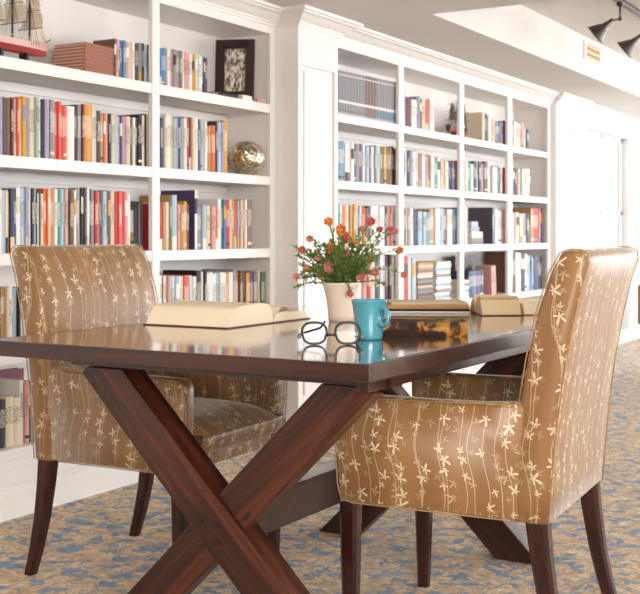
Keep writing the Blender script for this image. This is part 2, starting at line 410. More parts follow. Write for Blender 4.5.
# ------------------------------------------------------------------ books
ORD = 'zeroth first second third fourth fifth sixth seventh eighth ninth tenth eleventh twelfth thirteenth fourteenth fifteenth sixteenth seventeenth eighteenth nineteenth twentieth twenty-first twenty-second twenty-third twenty-fourth twenty-fifth twenty-sixth'.split()
ALLB = []; SMALL = []
def book_meshes(w, h, dp, ck, rnd, parts):
    """cover (spine at x=0, boards towards -x, thickness along y) and page block"""
    t = min(.0028, w*.18)
    bow = min(.004, w*.15); n = 5
    outer = [(-dp, -w/2)]+[(bow*math.sin(PI*i/n)-bow*.2, -w/2+w*i/n) for i in range(n+1)]+[(-dp, w/2)]
    inner = [(-dp, w/2-t), (-.004, w/2-t), (-.004, -w/2+t), (-dp, -w/2+t)]
    prof = outer+inner
    style = rnd.random()
    if style < .45: lv = [(h*.42, 0), (h*.80, 1), (h, 0)]
    elif style < .65: lv = [(h*.08, 0), (h*.13, 2), (h*.45, 0), (h*.8, 1), (h, 0)]
    elif style < .8: lv = [(h*.6, 0), (h*.86, 2), (h, 0)]
    elif style < .9: lv = [(h*.25, 2), (h, 0)]
    else: lv = [(h, 0)]
    bm = new(); z0 = 0; rows = [[bm.verts.new((a, b, 0)) for a, b in prof]]
    f = bm.faces.new(rows[0])
    for z, mi in lv:
        rows.append([bm.verts.new((a, b, z)) for a, b in prof])
        A, B = rows[-2], rows[-1]
        for i in range(len(prof)):
            f = bm.faces.new((A[i], A[(i+1) % len(prof)], B[(i+1) % len(prof)], B[i]))
            f.material_index = mi if 1 <= i <= n else 0
    bm.faces.new(rows[-1])
    pg = (-dp+.003, -.0042, -w/2+t+.0001, w/2-t-.0001, .003, h-.003)
    return bm, pg
ACC = 'wkccwkhcy'
def book(u0, u1, vtop, ck, zs, Xp, parts, rnd, dp=None, tilt=0, dh=0, jx=0, board=''):
    pa, d0 = at(u0, X=Xp); pb, d1 = at(u1, X=Xp)
    w = (pb.y-pa.y)*.985; d = (d0+d1)/2
    h = H+(HV-vtop)*d/F-zs+dh
    y = (pa.y+pb.y)/2
    dp = dp or min(.21, max(.11, h*.72))
    acc = rnd.choice(ACC); acc = 'c' if acc == ck else acc
    bm, pg = book_meshes(w, h, dp, ck, rnd, parts)
    mats = [PM[ck][0], PM[ck][1], PM[acc][0], M_pages]
    if board:
        mats.append(PM[board][0]); bm.faces.ensure_lookup_table()
        for f in bm.faces:
            if f.material_index == 0 and min(v.co.x for v in f.verts) < -dp*.5: f.material_index = 4
    if parts:
        r = empty('book', (Xp+jx, y, zs+.0003)); obj('cover', bm, mats, r); bm = new(); box(bm, *pg); obj('pages', bm, M_pages, r)
    else:
        box(bm, *pg, mi=3); r = obj('book', bm, mats); r.location = (Xp+jx, y, zs+.0003)
    if tilt: r.rotation_euler = (tilt, 0, 0); r.location.z += abs(math.sin(tilt))*w/2+.0005
    r['_c'] = ck; r['_w'] = w; r['_h'] = h
    if not parts: SMALL.append((w*h/d/d, r))
    return r
rb = random.Random(3)
SHN = {4: 'top shelf', 3: 'second shelf down', 2: 'third shelf down', 1: 'fourth shelf down', 0: 'bottom shelf'}
def size_word(r):
    w, h = r['_w'], r['_h']
    return ('slim ' if w < .0135 else 'thick ' if w > .03 else 'tall ' if h > .26 else 'short ' if h < .18 else '')
def finish(lst, place, group, kindw='book'):
    n = len(lst)
    for i, r in enumerate(lst):
        side = 'left' if i < (n+1)//2 else 'right'; k = i+1 if side == 'left' else n-i
        nm = PAL[r['_c']][0]
        tag(r, f"{size_word(r)}{nm} {kindw}, {ORD[k]} from {side}, {place}", 'book', group)
        for kk in ('_c', '_w', '_h'): del r[kk]
def row(spec, u, lvl, Xp, parts, place, group, dp=None):
    v = None; out = []
    for tok in spec.split():
        mt = re.match(r'([\d.]+)([a-z_])([A-Z]?)([\d.]*)([<>]?)$', tok); u1 = float(mt[1]); ck = mt[2]
        if mt[4]: v = float(mt[4])
        if ck != '_':
            j = rb.uniform(-.8, .8)
            out.append(book(u, u1, v+j, ck, SH[lvl], Xp, parts, rb, dp, {'': 0, '<': -.06, '>': .05}[mt[5]], 0, rb.uniform(-.012, .002), mt[3].lower()))
        u = u1
    finish(out, place, group); ALLB.extend(out); return out
NP, FP = XN-.03, XF-.035
row('3.5l97 6d 11.5z98 14m 18p98 20o 23.5c 27y97 31h 36c98 39v 41.5w97 45k99 49l 51k 55.5h99 58.5q101 61q 64r106 67q 69c 76w105.5 79k105 82.5h 84m 86o 92.5yU104.5 94w105 95.5k107 98c106 101.5d111 105t114 107o 110p114 112k 115c115 118s116 121.5l 124m116 127l 129p 132c 134k117 136w 139.5d 143k115 146w 148kD114 151.5c',
    0, 3, NP, 1, 'second shelf down, near bookcase left bay', 'books on the second shelf of the near bookcase, left bay')
row('2w188 5.5s190 8c 11t191 15n188 17n 21w188 26s 28l 30.5u 32.5w 34.5n 37v188 38.5k190 41w193 43d 45.5c 48.5o189 50o 52.5c 55.5t 58w 61e189 64s 65.5g 68p 70.5w 74z190 76w 79.5h188 82w 84.5k 87d 89.5w 92k 95h189 98r191 101p 103z 106.5s 109d 112z 115.5c191 119r192 122q 126r 128.5p 131w193',
    0, 2, NP, 1, 'third shelf down, near bookcase left bay', 'books on the third shelf of the near bookcase, left bay')
row('2.5z288 6.5t 9c288 13w287 15h 19s287 21k 24w288 29w288 33c 38h290 44w', 0, 1, NP, 1, 'fourth shelf down, near bookcase left bay', 'books on the fourth shelf of the near bookcase, left bay')
row('7k400 14.5c397 21.5c397 25w381 29p381 31k 37h382 43w383', 0, 0, NP+.004, 1, 'bottom shelf, near bookcase left bay', 'books on the bottom shelf of the near bookcase, left bay', .13)
row('117.3z38.5 119.5p39 121.5s40 124b40 127a41 130p42 133c42.5 135w 137h43 140d43.5 143h 145k44 148s45 151z45.5', 115.5, 4, NP, 1, 'top shelf, near bookcase left bay', 'magazines and books on the top shelf, left bay')
row('162.5b48 165b 167.5a48.5 170w 171.5k 174p50 177h 180h51 183j51.5 184.5w 188p53 190p53.5 193w54 195.5y55 198c 200h55.5 203w56 205s57 206.5n 208.5m58', 160.5, 4, NP, 1, 'top shelf, near bookcase right bay', 'books on the top shelf of the near bookcase, right bay')
row('163.5n118 165.5b 168c117 172w115.5 174.5c 177v118 179l 182n118 184s119 186.5w 191r117.5 192.5k 195c118 199w118 201d120 203l 206s121 208w 210t126 212t 216o125 218n122 222s122 224l 227.5y121',
    161, 3, NP, 1, 'second shelf down, near bookcase right bay', 'books on the second shelf of the near bookcase, right bay')
row('163.5r204 167t203 170.5w203 172.5gT196 177s195 179r205 182.5p205 186t205 188.5y202 190.5z205 196_ 198.5wU190 203h206 206.5s206 208c 212c206 216p206 218o207 221w199 224e200 226.5b200 230r200 233c200 236t 238o 240l 242g 244c 246o 248w 252j200',
    160, 2, NP, 1, 'third shelf down, near bookcase right bay', 'books on the third shelf of the near bookcase, right bay')
row('163w276 165k 168w 170p 172.5s276 176w 179.5s 182w 184c 188.5q276 191.5l 194w 197w276 200k271 203k271 205w 207k 210w273 213.5w 217w 220.5s 224w 227w273 230y 234w 237.5h269 240o272 243z272 247d 250y 254u272 258j272 261.5c271 265.2g272',
    160, 1, NP, 1, 'fourth shelf down, near bookcase right bay', 'books on the fourth shelf of the near bookcase, right bay')
# far bookcase
fb = 'far bookcase first bay'
# matched set of bound volumes on the top shelf, first bay
bound_hues = 'hhhhhhhhdhhjjjjaaaha'
def bound(i, u0, u1, v):
    pa, d0 = at(u0, X=FP); pb, d1 = at(u1, X=FP); w = (pb.y-pa.y)*.96; h = H+(HV-v)*(d0+d1)/2/F-SH[4]
    bm = new(); n = 6
    prof = [(-.2, -w/2)]+[(.006*math.sin(PI*k/n), -w/2+w*k/n) for k in range(n+1)]+[(-.2, w/2)]
    lv = [(.04, 0), (.055, 1), (.10, 0), (.13, 2), (.245, 2 if i > 12 else 0), (.28, 0), (.34, 1), (.355, 2), (.9, 0), (.92, 1), (1, 0)]
    rows = [[bm.verts.new((a, b, 0)) for a, b in prof]]; bm.faces.new(rows[0])
    for z, mi in lv:
        rows.append([bm.verts.new((a, b, z*h)) for a, b in prof]); A, B = rows[-2], rows[-1]
        for k in range(len(prof)):
            f = bm.faces.new((A[k], A[(k+1) % len(prof)], B[(k+1) % len(prof)], B[k])); f.material_index = mi if 1 <= k <= n else 0
    f = bm.faces.new(rows[-1])
    ck = 'j' if i in (9, 10, 11, 12) else 'h'
    m = obj('bound_volume', bm, [PM[ck][0], PM['w'][0], PM['a' if i > 12 else 'j'][0]], smooth=False)
    m.location = (FP, (pa.y+pb.y)/2, SH[4]+.0003)
    side = 'left' if i < 10 else 'right'; k = i+1 if i < 10 else 20-i
    tag(m, f"{'blue-labelled' if i > 12 else 'brown-labelled'} {'taupe' if ck == 'j' else 'grey'} bound volume, {ORD[k]} from {side}, top shelf, {fb}", 'book', 'matched bound volumes in the far bookcase')
ALLB.clear()
for i in range(20): bound(i, 338.6+2.93*i, 338.6+2.93*(i+1), 70.5+12*i/19)
def fr(spec, u, lvl, bay, **kw):
    return row(spec, u, lvl, FP, 0, f'{SHN[lvl]}, far bookcase {bay} bay', f'books on the {SHN[lvl]}, far bookcase {bay} bay', **kw)
fr('407s90 412m97 417w99 419a97 421l97 423.5z98 427c99 430q100 434w100', 404, 4, 'second')
fr('485.5cC112 488.5n114 491w116 494t120 496c120 499a121 501z 504l122 506.5z122', 483, 4, 'third')
fr('515k120 518w121 522c123 525p124 527w129 529.5d130<', 513, 4, 'fourth')
fr('345.5a141 350w143 352p 355w144 357d144 360h 363u144 365w 367n147 370s 372j 375w 377h147 381s146 384f147 387t148 391f147 393c 395m 398z148', 338.7, 3, 'first')
fr('406d151 408w 410n 413l 416w 419c 423j154 426.5w156 429p157 431z155 434w 436h156 438.5e157 441w 443c159 445y160 447c161 450w 452u163 454b 457o162 461z162', 404, 3, 'second')
fr('466p161 468w 471.5e162 474w164 477k162 479s 482n162 484p163 488m162 490.5w162 493_ 497w167 499.5e167 500.5_ 502w168 506.5r168 509w', 464, 3, 'third')
fr('514b168 516n168 518m 520c169 522n169 525s169 527c169 529.3w169 532z173', 511, 3, 'fourth')
fr('341e204 343w 347o205 350w 352t 354w 357y205 359w 361b 362.5w 364r206 366o208 369z208 371d206 376w206 378w 380h206 385w 387.5n206 390p 392q 395w206 399s', 338.7, 2, 'first')
fr('406z208 409c 412h208 415w 418.5n211 421s212 424s 427s 431a212 435.5t209 440w209 443s 446h 448z 453w210 457a208 461n208', 404, 2, 'second')
fr('466.5z209 469w210 493.5_ 495.2aD208 498w210 500w 503w211 505p 508w213 510.5w213', 464, 2, 'third')
fr('515s212 517p 520.5c213 524c 527h213 529n213 531f220 533.5tT208 539.5r208 540.8p209 543.5u208', 512, 2, 'fourth')
fr('363w256 367p 371r256 376c256 380n255 383w 386s 389.5m255 392k255 395w 398c 401w', 358, 1, 'first')
fr('408.5r256 412w257 415s 417w258', 403.6, 1, 'second')
fr('517z252 522w252 526k253 528w 531s256 533b256 535s257 539n257 543.5n257', 513.5, 1, 'fourth')

def slab(name, w, d, h, ck, loc, rz=0, label='', cat='book', group=None, closed=True, pages=M_pages, parts=True, top=None):
    """a book or magazine lying flat: w along x, d along y, spine on the -y side"""
    r = empty(name, loc, rz, label, cat, group)
    bm = new(); t = min(.003, h*.2)
    prism(bm, [(-d/2, 0), (d/2, 0), (d/2, t), (-d/2+t, t), (-d/2+t, h-t), (d/2, h-t), (d/2, h), (-d/2, h), (-d/2-.002, h*.5)], -w/2, w/2, 'x')
    cm = ck if not isinstance(ck, str) else PM[ck][0]
    obj('cover', bm, cm, r)
    obj('pages', box(new(), -w/2+.003, w/2-.003, -d/2+t, d/2-.004, t, h-t), pages, r)
    return r
# stack of brown bound magazines on the top shelf (left bay)
M_brown = newmat('brown_binding', '#a06650', .55); M_pinkish = paper('rosy_page_edges', '#e0bba6', '#b07c68')
for i in range(9):
    z = SH[4]+.0003+i*.0134
    j = rb.uniform(-.003, .003)
    slab('bound_magazine', .205, .17, .0132, M_brown, (-3.145+j, 3.536+j, z), PI/2,
         f'brown bound magazine lying flat, {ORD[i+1]} from the bottom of the top-shelf stack', 'magazine', 'flat stack of brown bound magazines', pages=M_pinkish)
# large dark album behind the small books, third shelf right bay
def panel_book(name, Y0, Y1, X, zs, h, t, ck, label, tilt=0):
    r = empty(name, (X, (Y0+Y1)/2, zs+.0003), 0, label, 'book'); w = Y1-Y0
    bm = new(); box(bm, -t, -t+.003, -w/2, w/2, 0, h); box(bm, -.003, 0, -w/2, w/2, 0, h); box(bm, -t, 0, -w/2, -w/2+.003, 0, h)
    cm = ck if not isinstance(ck, str) else PM[ck][0]
    obj('cover', bm, cm, r); obj('pages', box(new(), -t+.0031, -.0031, -w/2+.0031, w/2-.004, .003, h-.003), M_pages, r)
    return r
def dark_print():
    m = newmat('dark_photo_cover', '#3a3538', .4); n = N(m)
    n.base(n.ramp(n.noise(n.coord(), 22, 4, 1.5), (.35, '#1f1b20'), (.55, '#51474c'), (.72, '#a58d84'))); return m
M_dphoto = dark_print()
panel_book('album', 7.22, 7.70, -3.12, SH[1], .275, .03, M_dphoto, 'dark patterned album facing out behind blue books, lower third bay')
for i, (c_, w_2, d_2, h_2, nm) in enumerate((('j', .20, .14, .045, 'taupe and white'), ('w', .19, .135, .04, 'white'), ('l', .14, .10, .036, 'lavender'), ('s', .11, .09, .034, 'pale blue'))):
    zz = SH[2]+.0003+sum((.045, .04, .036, .034)[:i])
    slab('book', w_2, d_2, h_2-.0004, c_, (-3.03, 7.225+.005*i, zz), PI/2, f'{nm} book lying flat, {ORD[i+1]} from the bottom of the small stack, third bay', 'book', 'small stack lying flat in the far bookcase third bay')
# magazine stacks in the lower second bay
for i in range(16):
    c_ = 'jzjzhjczhjwcjtct'[i]
    slab('magazine', .215, .165, .0155, c_, (-3.055+rb.uniform(-.004, .004), 6.425+rb.uniform(-.004, .004), SH[1]+.0003+i*.0158), PI/2,
         f'{PAL[c_][0]} magazine, {ORD[i+1]} from the bottom of the brown stack, far bookcase', 'magazine', 'stack of brownish magazines in the far bookcase')
for i in range(13):
    c_ = 'wswhwswwhwsww'[i]
    slab('magazine', .225, .165, .019, c_, (-3.055+rb.uniform(-.008, .008), 6.69+rb.uniform(-.006, .006), SH[1]+.0003+i*.0194), PI/2+rb.uniform(-.03, .03),
         f'{PAL[c_][0]} magazine, {ORD[i+1]} from the bottom of the white stack, far bookcase', 'magazine', 'stack of white magazines in the far bookcase')
for i in range(6):
    c_ = 'wwswhw'[i]
    slab('magazine', .12, .13, .02, c_, (-3.03+rb.uniform(-.004, .004), 7.03, SH[1]+.0003+i*.0204), PI/2,
         f'{PAL[c_][0]} booklet, {ORD[i+1]} from the bottom of the pile left of the blue books', 'booklet', 'pile of white booklets in the far bookcase third bay')
def front_books(cols, Y, w, h, X, dp, names):
    for i, c_ in enumerate(cols):
        bm, pg = book_meshes(w*.97, h, dp, c_, rb, 0); box(bm, *pg, mi=3)
        r = obj('book', bm, [PM[c_][0], PM[c_][1], PM['w'][0], M_pages]); r.location = (X, Y+w*i, SH[1]+.0003)
        tag(r, names[i], 'book', 'blue set in the far bookcase third bay')
M_nv = PM['n']
front_books('nbun', 7.145, .066, .178, -2.975, .11, ['navy book, leftmost of the short blue set in the third bay', 'blue book, second from left of the short blue set in the third bay',
    'purple book, third from left of the short blue set in the third bay', 'navy book, rightmost of the short blue set beside the rosy book'])
r_ = book(491.8, 496.5, 266, 'p', SH[1], FP, 0, rb, .12); r_.rotation_euler = (.07, 0, 0); r_.location.z += .003
tag(r_, 'rosy pink book leaning right of the short blue set, far bookcase', 'book')
for kk in ('_c', '_w', '_h'): del r_[kk]

# books lying in front of the photo frame on the top shelf
slab('book', .16, .06, .018, 'k', (-3.062, 4.385, SH[4]+.0003), PI/2, 'black book lying flat under the dark photo frame corner', 'book')
slab('book', .09, .05, .022, 'w', (-3.05, 4.535, SH[4]+.0003), PI/2, 'small white book lying flat before the photo frame', 'book')
slab('book', .075, .05, .02, 'p', (-3.05, 4.655, SH[4]+.0003), PI/2, 'small pink book lying flat at the right end of the top shelf', 'book')
# plum book on the bottom shelf behind the cream ones
panel_book('book', 3.06, 3.235, -3.19, SH[0], .255, .035, 'x', 'plum coloured book standing behind black and cream books on the bottom shelf')
# ------------------------------------------------------------------ shelf ornaments
def photo_mat():
    m = newmat('monochrome_photo', '#b8aa98', .4); n = N(m)
    n.base(n.ramp(n.noise(n.map(n.coord('Generated'), (5, 5, 3)), 2.2, 4, .8), (.36, '#2a2320'), (.48, '#8f8273'), (.58, '#e8ddcc'))); return m
def frame(name, w, h, b, loc, rz, tilt, label, fm, pm, corner=.0):
    r = empty(name, loc, rz, label, 'picture frame'); r.rotation_euler = (tilt, 0, rz)   # faces -y
    bm = new(); box(bm, -w/2, -w/2+b, 0, .02, 0, h); box(bm, w/2-b, w/2, 0, .02, 0, h); box(bm, -w/2+b, w/2-b, 0, .02, 0, b); box(bm, -w/2+b, w/2-b, 0, .02, h-b, h)
    obj('frame_border', bm, fm, r, bevel=.004)
    bm = new(); q = b+.018
    box(bm, -w/2+b, -w/2+q, .006, .012, b, h-b); box(bm, w/2-q, w/2-b, .006, .012, b, h-b); box(bm, -w/2+q, w/2-q, .006, .012, b, q); box(bm, -w/2+q, w/2-q, .006, .012, h-q, h-b)
    obj('mount', bm, fm, r)
    obj('photo', box(new(), -w/2+q, w/2-q, .010, .013, q, h-q), pm, r)
    bm = new(); prism(bm, [(.021, 0.004), (.021, h*.6), (.06, .01-h*math.sin(-tilt)*0)], -.02, .02, 'x'); obj('easel_back', bm, fm, r)
    return r
frame('photo_frame', .192, .30, .028, (-3.105, 4.535, SH[4]+.0045), YAW-.12, -.1, 'dark brown photo frame with black and white photo on the top shelf', M_framew, photo_mat())
def card():
    m = newmat('printed_card', '#d8c6c2', .5); n = N(m)
    sp = n.n('SeparateXYZ'); n.t.links.new(n.coord('Generated'), sp.inputs[0])
    n.base(n.mix(n.m('LESS_THAN', sp.outputs[2], .28), srgb('#d9cbc8'), srgb('#a58a42'))); return m
frame('photo_frame', .12, .205, .02, (-3.10, 3.75, SH[2]+.004), YAW+.35, -.06, 'black rounded photo frame beside red books, third shelf down', M_black, card())
# silver bowl
prof = [(0, 0), (.03, 0), (.036, .004), (.06, .022), (.08, .05), (.089, .083), (.084, .115), (.066, .143), (.044, .157), (.036, .163), (.033, .160), (.04, .154), (.06, .138), (.077, .11), (.082, .083), (.074, .05), (.05, .02), (0, .008)]
prof = [(a*1.07, b) for a, b in prof]
t_ = tag(obj('silver_vase', lathe(new(), prof, seg=40), M_silver, smooth=True, loc=(-3.09, 4.622, SH[3]+.0005)), 'round hammered silver vase on the second shelf right end', 'vase')
def ship(loc, rz, s, hullm, lowm, sailm, label, q_=1):
    r = empty('model_ship', loc, rz, label, 'model ship'); r.scale = (s, s, s)
    # hull along x, 0.36 m
    bm = new(); rings = []; n = 14
    for i in range(n+1):
        t = i/n; x = -.18+.36*t
        w = .032*(math.sin(PI*min(1, (t*.9+.12)))**.55) if t < 1 else .002
        w = max(.003, w); sh = .012*(2*t-1)**2; k = .012*max(0, t-.8)*5*.6
        ring = [(x, 0, k), (x, -w*.55, .006+k), (x, -w*.95, .026), (x, -w, .05+sh), (x, -w*.88, .05+sh), (x, -w*.85, .042+sh), (x, w*.85, .042+sh), (x, w*.88, .05+sh), (x, w, .05+sh), (x, w*.95, .026), (x, w*.55, .006+k)]
        rings.append([bm.verts.new(p) for p in ring])
    for A, B in zip(rings, rings[1:]):
        for k in range(11):
            f = bm.faces.new((A[k], A[(k+1) % 11], B[(k+1) % 11], B[k]))
            f.material_index = 1 if k in (0, 1, 9, 10) else 2 if k in (3, 7, 4, 6) else 3 if k == 5 else 0
    bm.faces.new(rings[0]); bm.faces.new(rings[-1])
    bmesh.ops.translate(bm, verts=bm.verts, vec=(0, 0, .045)); obj('hull', bm, [hullm, lowm, M_bsat, M_sail], r)
    for x in (-.07, .06):
        obj('cradle', box(new(), x-.006, x+.006, -.02, .02, 0.0004, .05), M_bsat, r)
    bm = new()
    for k in range(12):
        x = -.15+.027*k
        for sy in (-1, 1): tube(bm, [(x, sy*.027, .092), (x, sy*.027, .108)], .0014, 5)
    for sy in (-1, 1): tube(bm, [(-.15, sy*.027, .108), (.14, sy*.027, .108)], .0012, 5)
    obj('railing', bm, M_sail, r)
    for mx, mh in ((-.11, .20), (0, .235), (.09, .21)):
        m = obj('mast', tube(new(), [(mx, 0, .085), (mx, 0, .085+mh)], [.004, .002], 6), M_bronze, r)
        for zf, yw in ((.30, .062), (.62, .05), (.9, .032)):
            z = .085+mh*zf; obj('yard', tube(new(), [(mx+.004, -yw, z), (mx+.004, yw, z)], .0018, 6), M_bsat, m)
        for a, b, wa, wb in ((.32, .60, .058, .048), (.64, .88, .046, .03)):
            bm = new(); nn = 6; rows = []
            for i in range(nn+1):
                t = i/nn; z = .085+mh*(a+(b-a)*t); w = (wa+(wb-wa)*t)*q_
                rows.append([(mx+.006+.018*math.sin(PI*t)*(1-(2*q/6-1)**2*.5), -w+2*w*q/6, z) for q in range(7)])
            fr_ = [[bm.verts.new(p) for p in rw] for rw in rows]; bk = [[bm.verts.new((p[0]-.0012, p[1], p[2])) for p in rw] for rw in rows]
            for G in (fr_, bk):
                for i in range(nn):
                    for q in range(6): bm.faces.new((G[i][q], G[i][q+1], G[i+1][q+1], G[i+1][q]))
            obj('sail', bm, sailm, r, smooth=True)
    bm = new()
    for a, b in (((.18, 0, .10), (.09, 0, .29)), ((.18, 0, .10), (.0, 0, .31)), ((.09, 0, .24), (0, 0, .32)), ((0, 0, .24), (-.11, 0, .28)), ((-.18, 0, .1), (-.11, 0, .28))): tube(bm, [a, b], .0008, 4)
    for mx, mh in ((-.11, .20), (0, .235), (.09, .21)):
        for dx in (-.02, -.008, .008, .02):
            for sy in (-1, 1): tube(bm, [(mx+dx, sy*.029, .08), (mx, 0, .085+mh*.8)], .0006, 4)
    obj('rigging', bm, M_bsat, r)
    obj('bowsprit', tube(new(), [(.165, 0, .1), (.205, 0, .124)], [.003, .0015], 6), M_bsat, r)
    for x0, zt in ((.10, .26), (.13, .2)):
        bm = new(); a = [bm.verts.new(p) for p in ((x0, .0, .10), (.19, .002, .107), (x0-.005, -.002, zt))]; b = [bm.verts.new(v.co+Vector((0, .0012, 0))) for v in a]
        bm.faces.new(a); bm.faces.new(b[::-1])
        for i in range(3): bm.faces.new((a[i], a[(i+1) % 3], b[(i+1) % 3], b[i]))
        obj('jib', bm, sailm, r)
    return r
M_sail = newmat('sail_cloth', '#f6ecdc', .8); M_hp = newmat('rosy_hull_paint', '#d5aaa2', .4); M_hr = newmat('red_hull_paint', '#9c3634', .4)
M_dh = newmat('dark_ship_wood', '#4a302a', .5); M_ds = newmat('dark_sail', '#8a776a', .8)
for m_ in (M_sail, M_ds): thin(m_, '#efe2cc', .35)
ship((-3.15, 3.135, SH[4]), PI/2, 1.0, M_hp, M_hr, M_sail, 'model sailing ship with pink and red hull at the left end of the top shelf')
ship((-3.065, 7.135, SH[4]), PI/2, .88, M_dh, M_hr, M_ds, 'dark model sailing ship on the top shelf of the far bookcase', .5)

# ------------------------------------------------------------------ ceiling fixtures
r = empty('air_vent', (0, 0, 0), 0, 'white and tan air vent grille on the side of the ceiling recess', 'vent')
pv, dv = at(592, X=-2.368); ys = pv.y
z0v, z1v = 1.02+(234-63)*dv/F, 1.02+(234-44)*dv/F
r.location = (-2.369, ys, (z0v+z1v)/2); hh = (z1v-z0v)/2
M_vt = newmat('tan_vent', '#b08c58', .5)
obj('vent_frame', box(box(box(box(new(), 0, .012, -.2, -.16, -hh, hh), 0, .012, .16, .2, -hh, hh), 0, .012, -.16, .16, hh-.012, hh), 0, .012, -.16, .16, -hh, -hh+.012), M_white, r)
obj('backing', box(new(), 0.0005, .004, -.16, .16, -hh+.012, hh-.012), M_vt, r)
for k in range(3):
    z = -hh+.025+k*(2*hh-.05)/2
    bm = prism(new(), [(.004, z-.008), (.013, z+.002), (.013, z+.006), (.004, z-.002)], -.158, .158, 'y'); obj('louvre', bm, M_white if k == 9 else newmat('vent_slat', '#dccaa8', .5), r)
tag(obj('light_track', box(new(), -1.84, -1.80, 5.4, 8.6, CZ2-.022, CZ2), M_bronze, bevel=.003), 'grey metal lighting track on the raised ceiling', 'light track')
def spot(Y, dx, dz, label):
    r = empty('track_spotlight', (-1.82, Y, CZ2-.022), 0, label, 'spotlight', 'bell spotlights on the ceiling track')
    obj('mount', lathe(new(), [(0, 0), (.02, 0), (.022, -.012), (.012, -.02), (0, -.02)], seg=20), M_bronze, r, smooth=True)
    ax = Vector((-.72, -.15, -.62)).normalized()
    k = Vector((0, 0, -.09)); e = Vector((dx, dx*.4, -.10))
    obj('stem', tube(new(), [(0, 0, -.015), k, e*.6+k*.4, e], .006, 8), M_bronze, r, smooth=True)
    Mx = Matrix.Translation(e) @ ax.to_track_quat('Z', 'X').to_matrix().to_4x4()
    bm = lathe(new(), [(0, -.012), (.013, -.010), (.014, .02), (.020, .028), (.020, .045), (.030, .058), (.045, .085), (.062, .118), (.066, .122), (.064, .124), (.058, .116), (.041, .086), (.026, .062), (0, .055)], seg=28, M=Mx)
    obj('lamp_shade', bm, M_bronze, r, smooth=True)
    obj('bulb', lathe(new(), [(0, .056), (.02, .062), (.03, .08), (.026, .096), (0, .106)], seg=20, M=Mx), newmat('frosted_bulb', '#efeae0', .3), r, smooth=True)
    for z in (-.05, -.088): pass
    obj('knuckle', lathe(new(), [(0, -.013), (.011, -.01), (.011, .01), (0, .013)], cx=0, cy=0, z0=-.09, seg=16), M_bronze, r, smooth=True)
    return r
spot(6.6, -.045, 0, 'dark metal bell spotlight nearer the camera, aimed left from the ceiling track')
spot(7.22, -.045, 0, 'dark metal bell spotlight at the right edge, farther along the ceiling track')

# ------------------------------------------------------------------ dining table
TX0, TX1, TY0, TY1, TZ = -2.122, -1.056, 2.016, 3.72, .76
tx, ty = (TX0+TX1)/2, (TY0+TY1)/2
table = empty('trestle_table', (tx, ty, 0), 0, 'dark walnut trestle table with crossed beam legs in the middle', 'table')
bm = new(); box(bm, TX0-tx+.012, TX1-tx-.012, TY0-ty+.012, TY1-ty-.012, .725, TZ); obj('tabletop', bm, M_top, table)
bm = new()
for a, b, c, d in ((TX0, TX1, TY0, TY0+.0115), (TX0, TX1, TY1-.0115, TY1), (TX0, TX0+.0115, TY0+.0115, TY1-.0115), (TX1-.0115, TX1, TY0+.0115, TY1-.0115)):
    box(bm, a-tx, b-tx, c-ty, d-ty, .7235, TZ)
obj('edge_banding', bm, M_edge, table, bevel=.0022)
for s in (-1, 1):
    xa = (TX1-tx-.07)*s
    obj('side_rail', box(new(), min(xa, xa-.03*s), max(xa, xa-.03*s), (-.72 if s > 0 else -.35), .72, .683, .7232), M_edge, table, bevel=.003)
CXB = -1.575-tx
def trestle(Y, s):
    yb = Y-ty; zt, zc = .683, .325; W2 = .0525; T = .08
    g = []
    for sg, y0 in ((1, 0.0), (-1, .012)):
        # board runs from upper (-sg) side down to (+sg) side through the crossing
        a = Vector((CXB-sg*(zt-zc+.02), 0, zt+.02)); b = Vector((CXB+sg*(zc+.06), 0, -.06)); L = (b-a).length
        mid = (a+b)/2; ang = math.atan2(b.x-a.x, b.z-a.z)
        bm = new(); box(bm, -W2, W2, y0, T-y0, -L/2, L/2)
        if sg == -1:        # cut so the two beams only meet at the lap
            bm.free(); bm = new()
            c = (Vector((CXB, 0, zc))-mid).length; dirv = (b-a).normalized(); off = (Vector((CXB, 0, zc))-mid).dot(dirv)
            box(bm, -W2, W2, y0, T-y0, -L/2, off-W2-.0005); box(bm, -W2, W2, y0, T-y0, off+W2+.0005, L/2)
        # trim ends level
        R_ = Matrix.Translation((mid.x, yb, mid.z)) @ Matrix.Rotation(ang, 4, 'Y')
        Ri = R_.inverted()
        for z, nz in ((zt, 1), (0.001, -1)):
            bmesh.ops.bisect_plane(bm, geom=bm.verts[:]+bm.edges[:]+bm.faces[:], plane_co=Ri @ Vector((0, 0, z)), plane_no=Ri.to_3x3() @ Vector((0, 0, nz)), clear_outer=True)
            bmesh.ops.holes_fill(bm, edges=[e for e in bm.edges if e.is_boundary])
        o = obj('cross_beam', bm, M_beam, table, bevel=.003); o.matrix_local = R_
        if sg == 1 and s:
            for q in (-.035, 0, .03):
                obj('bolt_head', lathe(new(), [(0, -.001), (.006, -.001), (.0075, .002), (0, .002)], seg=14, M=Matrix.Translation((.02*(1 if q else -.4), -.0005, off2(zc, mid, b, a)+q)) @ Matrix.Rotation(PI/2, 4, 'X')), M_bsat, o)
    return g
def off2(zc, mid, b, a): return (Vector((CXB, 0, zc))-mid).dot((b-a).normalized())
trestle(2.22, 1); trestle(3.38, 0)
obj('top_cleat', box(new(), CXB-.46, CXB+.46, 2.232-ty, 2.288-ty, .684, .7234), M_edge, table)
obj('top_cleat', box(new(), CXB-.46, CXB+.46, 3.392-ty, 3.448-ty, .684, .7234), M_edge, table)
obj('stretcher', box(new(), CXB-.025, CXB+.025, 2.302-ty, 3.378-ty, .27, .37), M_edge, table, bevel=.003)

